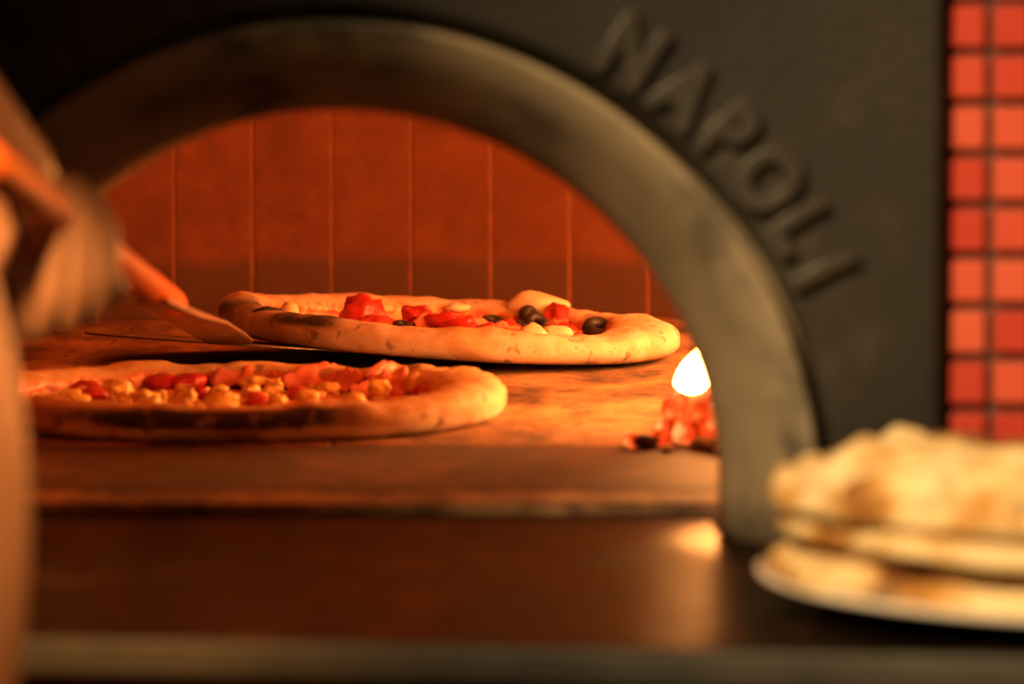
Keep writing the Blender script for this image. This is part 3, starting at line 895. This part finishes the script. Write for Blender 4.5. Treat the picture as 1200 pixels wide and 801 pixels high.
# ------------------------------------------------------------------ plate and stacked flatbread
PC = Vector((0.2535, 1.652, SILL_Z))
china = obj('plate', lathe('plate', [(0, 0.003), (0.075, 0.003), (0.078, 0.0), (0.086, 0.0), (0.088, 0.003), (0.115, 0.0055), (0.153, 0.0125), (0.1545, 0.0145), (0.152, 0.0155), (0.116, 0.0092), (0.09, 0.0068), (0, 0.0068)], 72), M['china'], loc=PC)
tag(china, 'white china plate on the dark ledge holding the stacked flatbread', 'plate')
def bread_mesh(name, R, th, bump_, seed, na=120, nr=34, sag=0.0, wav=0.0):
    vs_, fs = [], []
    def edge(th_): 
        d = Vector((math.cos(th_), math.sin(th_), 0)); return R * (1 + 0.05 * nz(d, 1.6, seed) + 0.025 * nz(d, 5, seed + 2))
    for s in (1, 0):
        for i in range(nr + 1):
            q = (i / nr) ** 0.8
            for k in range(na):
                a = 2 * PI * k / na
                r = edge(a) * q; x, y = r * math.cos(a), r * math.sin(a)
                rim = (1 - max(0.0, (q - 0.86) / 0.14) ** 2.2) ** 0.5 if q > 0.86 else 1.0
                und = wav * nz((x, y, 0), 16, seed + 8) - sag * q ** 4
                b = bump_ * (0.9 * nz((x, y, 0), 26, seed) + 0.55 * abs(nz((x, y, 3), 55, seed + 4)) + 0.25 * nz((x, y, 0), 110, seed))
                z = und + th * 0.5 + (th * 0.5 * rim + b * rim if s else -th * 0.5 * rim)
                vs_.append((x, y, z))
    n1 = (nr + 1) * na
    for s in (0, 1):
        for i in range(nr):
            for k in range(na):
                k2 = (k + 1) % na; o_ = s * n1
                fs.append((o_ + i * na + k, o_ + i * na + k2, o_ + (i + 1) * na + k2, o_ + (i + 1) * na + k))
    me = mesh(name, vs_, fs, True)
    bm = bmesh.new(); bm.from_mesh(me); bmesh.ops.remove_doubles(bm, verts=bm.verts, dist=1e-5)
    bmesh.ops.recalc_face_normals(bm, faces=bm.faces); bm.to_mesh(me); bm.free()
    for p in me.polygons: p.use_smooth = True
    return me
BR = [((-0.004, 0.002, 0.0115), 0.1455, 0.015, 0.0025, 2.0, (0, 0, 0.3), 'lowest flatbread of the stack, directly on the white plate', 0.003, 0.001),
      ((0.003, 0.000, 0.0275), 0.1400, 0.008, 0.0010, 6.0, (0.0, 0.010, 1.2), 'thin browned flatbread second in the stack on the plate', 0.005, 0.001),
      ((-0.001, -0.002, 0.0360), 0.146, 0.010, 0.0012, 11.0, (0, -0.01, 2.2), 'puffy flatbread second from the top of the stack on the plate', 0.007, 0.001),
      ((-0.003, -0.001, 0.0470), 0.147, 0.010, 0.0170, 17.0, (0.0, -0.010, 4.0), 'blistered golden flatbread on top of the stack on the plate', 0.008, 0.002)]
for (off, R_, th_, bp, sd_, rot, lab, sag_, wav_) in BR:
    o = obj('flatbread', bread_mesh('flatbread', R_, th_, bp, sd_, sag=sag_, wav=wav_), M['bread'], loc=PC + Vector(off), rot=rot)
    tag(o, lab, 'flatbread', 'flatbreads stacked on the plate')

# ------------------------------------------------------------------ the pizza maker, only forearms and hand in view
def skin_obj(name, nodes, edges, roots, mat, parent=None, sub=2):
    ids = list(nodes)
    me = bpy.data.meshes.new(name)
    me.from_pydata([tuple(nodes[i][0]) for i in ids], [(ids.index(a), ids.index(b)) for a, b in edges], [])
    o = obj(name, me, mat, parent)
    o.modifiers.new('skin', 'SKIN').use_smooth_shade = True
    if not me.skin_vertices: me.skin_vertices.new() if hasattr(me.skin_vertices, 'new') else None
    sv = me.skin_vertices[0].data
    for k, i in enumerate(ids):
        r = nodes[i][1]
        sv[k].radius = r if isinstance(r, tuple) else (r, r)
        sv[k].use_root = i in roots
    ss = o.modifiers.new('sub', 'SUBSURF'); ss.levels = sub; ss.render_levels = sub
    # bake the modifiers into the mesh
    dg = bpy.context.evaluated_depsgraph_get()
    m2 = bpy.data.meshes.new_from_object(o.evaluated_get(dg))
    o.modifiers.clear(); o.data = m2
    if len(m2.materials) == 0: m2.materials.append(mat)
    for p in m2.polygons: p.use_smooth = True
    return o
V = Vector
N_ = {
 'pelvis': (V((-0.45, 1.26, -0.12)), (0.13, 0.10)), 'belly': (V((-0.45, 1.27, 0.05)), (0.125, 0.095)), 'chest': (V((-0.445, 1.29, 0.26)), (0.14, 0.10)),
 'collar': (V((-0.44, 1.30, 0.385)), (0.085, 0.07)), 'neck': (V((-0.438, 1.315, 0.455)), 0.052), 'jaw': (V((-0.435, 1.345, 0.535)), (0.062, 0.072)),
 'head': (V((-0.435, 1.345, 0.615)), (0.076, 0.092)), 'crown': (V((-0.435, 1.335, 0.690)), (0.055, 0.065)),
 'rs': (V((-0.285, 1.32, 0.365)), 0.058), 'ru': (V((-0.25, 1.36, 0.24)), 0.050), 're': (V((-0.207, 1.405, 0.105)), 0.043), 'rf': (V((-0.2055, 1.42, 0.045)), 0.042), 'rf2': (V((-0.212, 1.432, -0.045)), 0.035),
 'rw': (V((-0.226, 1.445, -0.135)), (0.029, 0.024)), 'rh': (V((-0.228, 1.452, -0.20)), (0.026, 0.036)), 'rk': (V((-0.228, 1.455, -0.245)), (0.017, 0.036)),
 'ls': (V((-0.595, 1.32, 0.365)), 0.058), 'lu': (V((-0.47, 1.43, 0.365)), 0.050), 'le': (V((-0.340, 1.478, 0.330)), 0.043), 'lf': (V((-0.296, 1.56, 0.262)), 0.037),
 'lw': (P(-72, 112, 1.665), (0.026, 0.028)), 'lp': (P(-22, 196, 1.702), (0.028, 0.027)), 'lk': (P(40, 240, 1.738), (0.024, 0.021)),
 'rhip': (V((-0.36, 1.26, -0.22)), 0.088), 'rknee': (V((-0.35, 1.29, -0.63)), 0.058), 'rank': (V((-0.345, 1.26, -1.06)), 0.042),
 'lhip': (V((-0.54, 1.26, -0.22)), 0.088), 'lknee': (V((-0.55, 1.29, -0.63)), 0.058), 'lank': (V((-0.555, 1.26, -1.06)), 0.042),
}
E_ = [('pelvis', 'belly'), ('belly', 'chest'), ('chest', 'collar'), ('collar', 'neck'), ('neck', 'jaw'), ('jaw', 'head'), ('head', 'crown'),
      ('collar', 'rs'), ('rs', 'ru'), ('ru', 're'), ('re', 'rf'), ('rf', 'rf2'), ('rf2', 'rw'), ('rw', 'rh'), ('rh', 'rk'),
      ('collar', 'ls'), ('ls', 'lu'), ('lu', 'le'), ('le', 'lf'), ('lf', 'lw'), ('lw', 'lp'), ('lp', 'lk'),
      ('pelvis', 'rhip'), ('rhip', 'rknee'), ('rknee', 'rank'), ('pelvis', 'lhip'), ('lhip', 'lknee'), ('lknee', 'lank')]
roots = {'pelvis'}
def chain(tagn, pts, rads):
    for k, (p, r) in enumerate(zip(pts, rads)):
        N_[tagn + str(k)] = (p, r)
        if k: E_.append((tagn + str(k - 1), tagn + str(k)))
    roots.add(tagn + '0')
# hand closed on the handle: index, middle, ring, little finger, thumb lying forward along the handle
chain('li', [P(62, 218, 1.742), P(92, 232, 1.748), P(119, 268, 1.738), P(112, 328, 1.722), P(90, 378, 1.722)], [0.011, 0.0105, 0.0098, 0.0092, 0.0082])
chain('lm', [P(40, 220, 1.718), P(68, 236, 1.716), P(92, 272, 1.702), P(86, 338, 1.692), P(62, 388, 1.695)], [0.011, 0.0108, 0.0100, 0.0094, 0.0084])
chain('lr', [P(15, 210, 1.700), P(40, 236, 1.690), P(58, 290, 1.676), P(52, 350, 1.668), P(30, 396, 1.674)], [0.010, 0.0090, 0.0092, 0.0090, 0.0082])
chain('ll', [P(-25, 215, 1.685), P(-8, 268, 1.668), P(12, 318, 1.656), P(18, 372, 1.652), P(2, 410, 1.660)], [0.0095, 0.0088, 0.0086, 0.0082, 0.0076])
chain('lt', [P(30, 215, 1.745), P(70, 268, 1.768), P(104, 316, 1.785), P(138, 347, 1.800)], [0.013, 0.0122, 0.0108, 0.0088])
# relaxed hanging hand
for k, (dy, L, r) in enumerate([(0.030, 0.078, 0.0085), (0.010, 0.085, 0.009), (-0.010, 0.080, 0.0088), (-0.029, 0.063, 0.0078)]):
    b = V((-0.228, 1.455 + dy, -0.235))
    chain('rq%d_' % k, [b, b + V((0.002, 0.002, -L * 0.5)), b + V((-0.010, 0.003, -L * 0.8)), b + V((-0.024, 0.003, -L))], [r * 1.1, r, r * 0.95, r * 0.85])
chain('rt', [V((-0.232, 1.475, -0.165)), V((-0.240, 1.500, -0.195)), V((-0.243, 1.510, -0.225)), V((-0.246, 1.512, -0.250))], [0.013, 0.0115, 0.010, 0.0085])
# nose and ears
chain('no', [V((-0.435, 1.425, 0.622)), V((-0.435, 1.444, 0.596)), V((-0.435, 1.436, 0.586))], [0.011, 0.012, 0.010])
for s_ in (-1, 1):
    chain('ea%d' % s_, [V((-0.435 + s_ * 0.072, 1.340, 0.585)), V((-0.435 + s_ * 0.082, 1.332, 0.605)), V((-0.435 + s_ * 0.080, 1.334, 0.628))], [(0.006, 0.010), (0.006, 0.016), (0.006, 0.012)])
person = empty('person', (-0.45, 1.26, -1.15))
tag(person, 'person with bare forearms gripping the peel handle beside the oven mouth', 'person')
def inper(o): o.parent = person; o.matrix_parent_inverse = person.matrix_basis.inverted(); return o
body = inper(skin_obj('body', N_, E_, roots, M['skin']))
def garment(name, keep, off, mat, cuts):
    """cloth that follows the body: the body's own faces in a region, moved outwards and given thickness"""
    src = body.data
    bm = bmesh.new(); bm.from_mesh(src)
    for co_, no_ in cuts:
        bmesh.ops.bisect_plane(bm, geom=bm.verts[:] + bm.edges[:] + bm.faces[:], plane_co=co_, plane_no=no_)
    bm.normal_update()
    bmesh.ops.delete(bm, geom=[f for f in bm.faces if not keep(f.calc_center_median())], context='FACES')
    nrm = {v: v.normal.copy() for v in bm.verts}
    for v in bm.verts:
        v.co += nrm[v] * (off + 0.004 * nz(v.co, 14, 3))
    m = bpy.data.meshes.new(name); bm.to_mesh(m); bm.free(); m.materials.clear(); m.materials.append(mat)
    o = inper(obj(name, m)); md = o.modifiers.new('thick', 'SOLIDIFY'); md.thickness = 0.002; md.offset = 1
    return o
garment('shirt', lambda c: -0.17 < c.z < 0.415 and not (c.x > -0.290 and c.z < 0.25) and c.y < 1.405, 0.011, M['shirt'],
        [((0, 0, -0.17), (0, 0, 1)), ((0, 0, 0.415), (0, 0, 1)), ((0, 0, 0.25), (0, 0, 1)), ((-0.29, 0, 0), (1, 0, 0)), ((0, 1.405, 0), (0, 1, 0))])
garment('trousers', lambda c: c.z < -0.13 and c.x < -0.262 and c.y < 1.42, 0.014, M['trouser'], [((0, 0, -0.13), (0, 0, 1))])
hm = lump_mesh('hair', 0.098, 4, 0.08, 3, (0.88, 1.05, 0.80), 4)
inper(obj('hair', hm, M['hair'])).location = (-0.435, 1.325, 0.672)
for s_ in (-1, 1):
    inper(obj('eye', lump_mesh('eye', 0.011, 2, 0.0, 1, (1, 0.8, 0.8), 1), M['eye'])).location = (-0.435 + s_ * 0.030, 1.418, 0.628)
    inper(obj('shoe', lump_mesh('shoe', 0.1, 3, 0.08, 1.2, (0.50, 1.35, 0.46), 3), M['shoe'])).location = (-0.45 + s_ * 0.105, 1.31, -1.104)
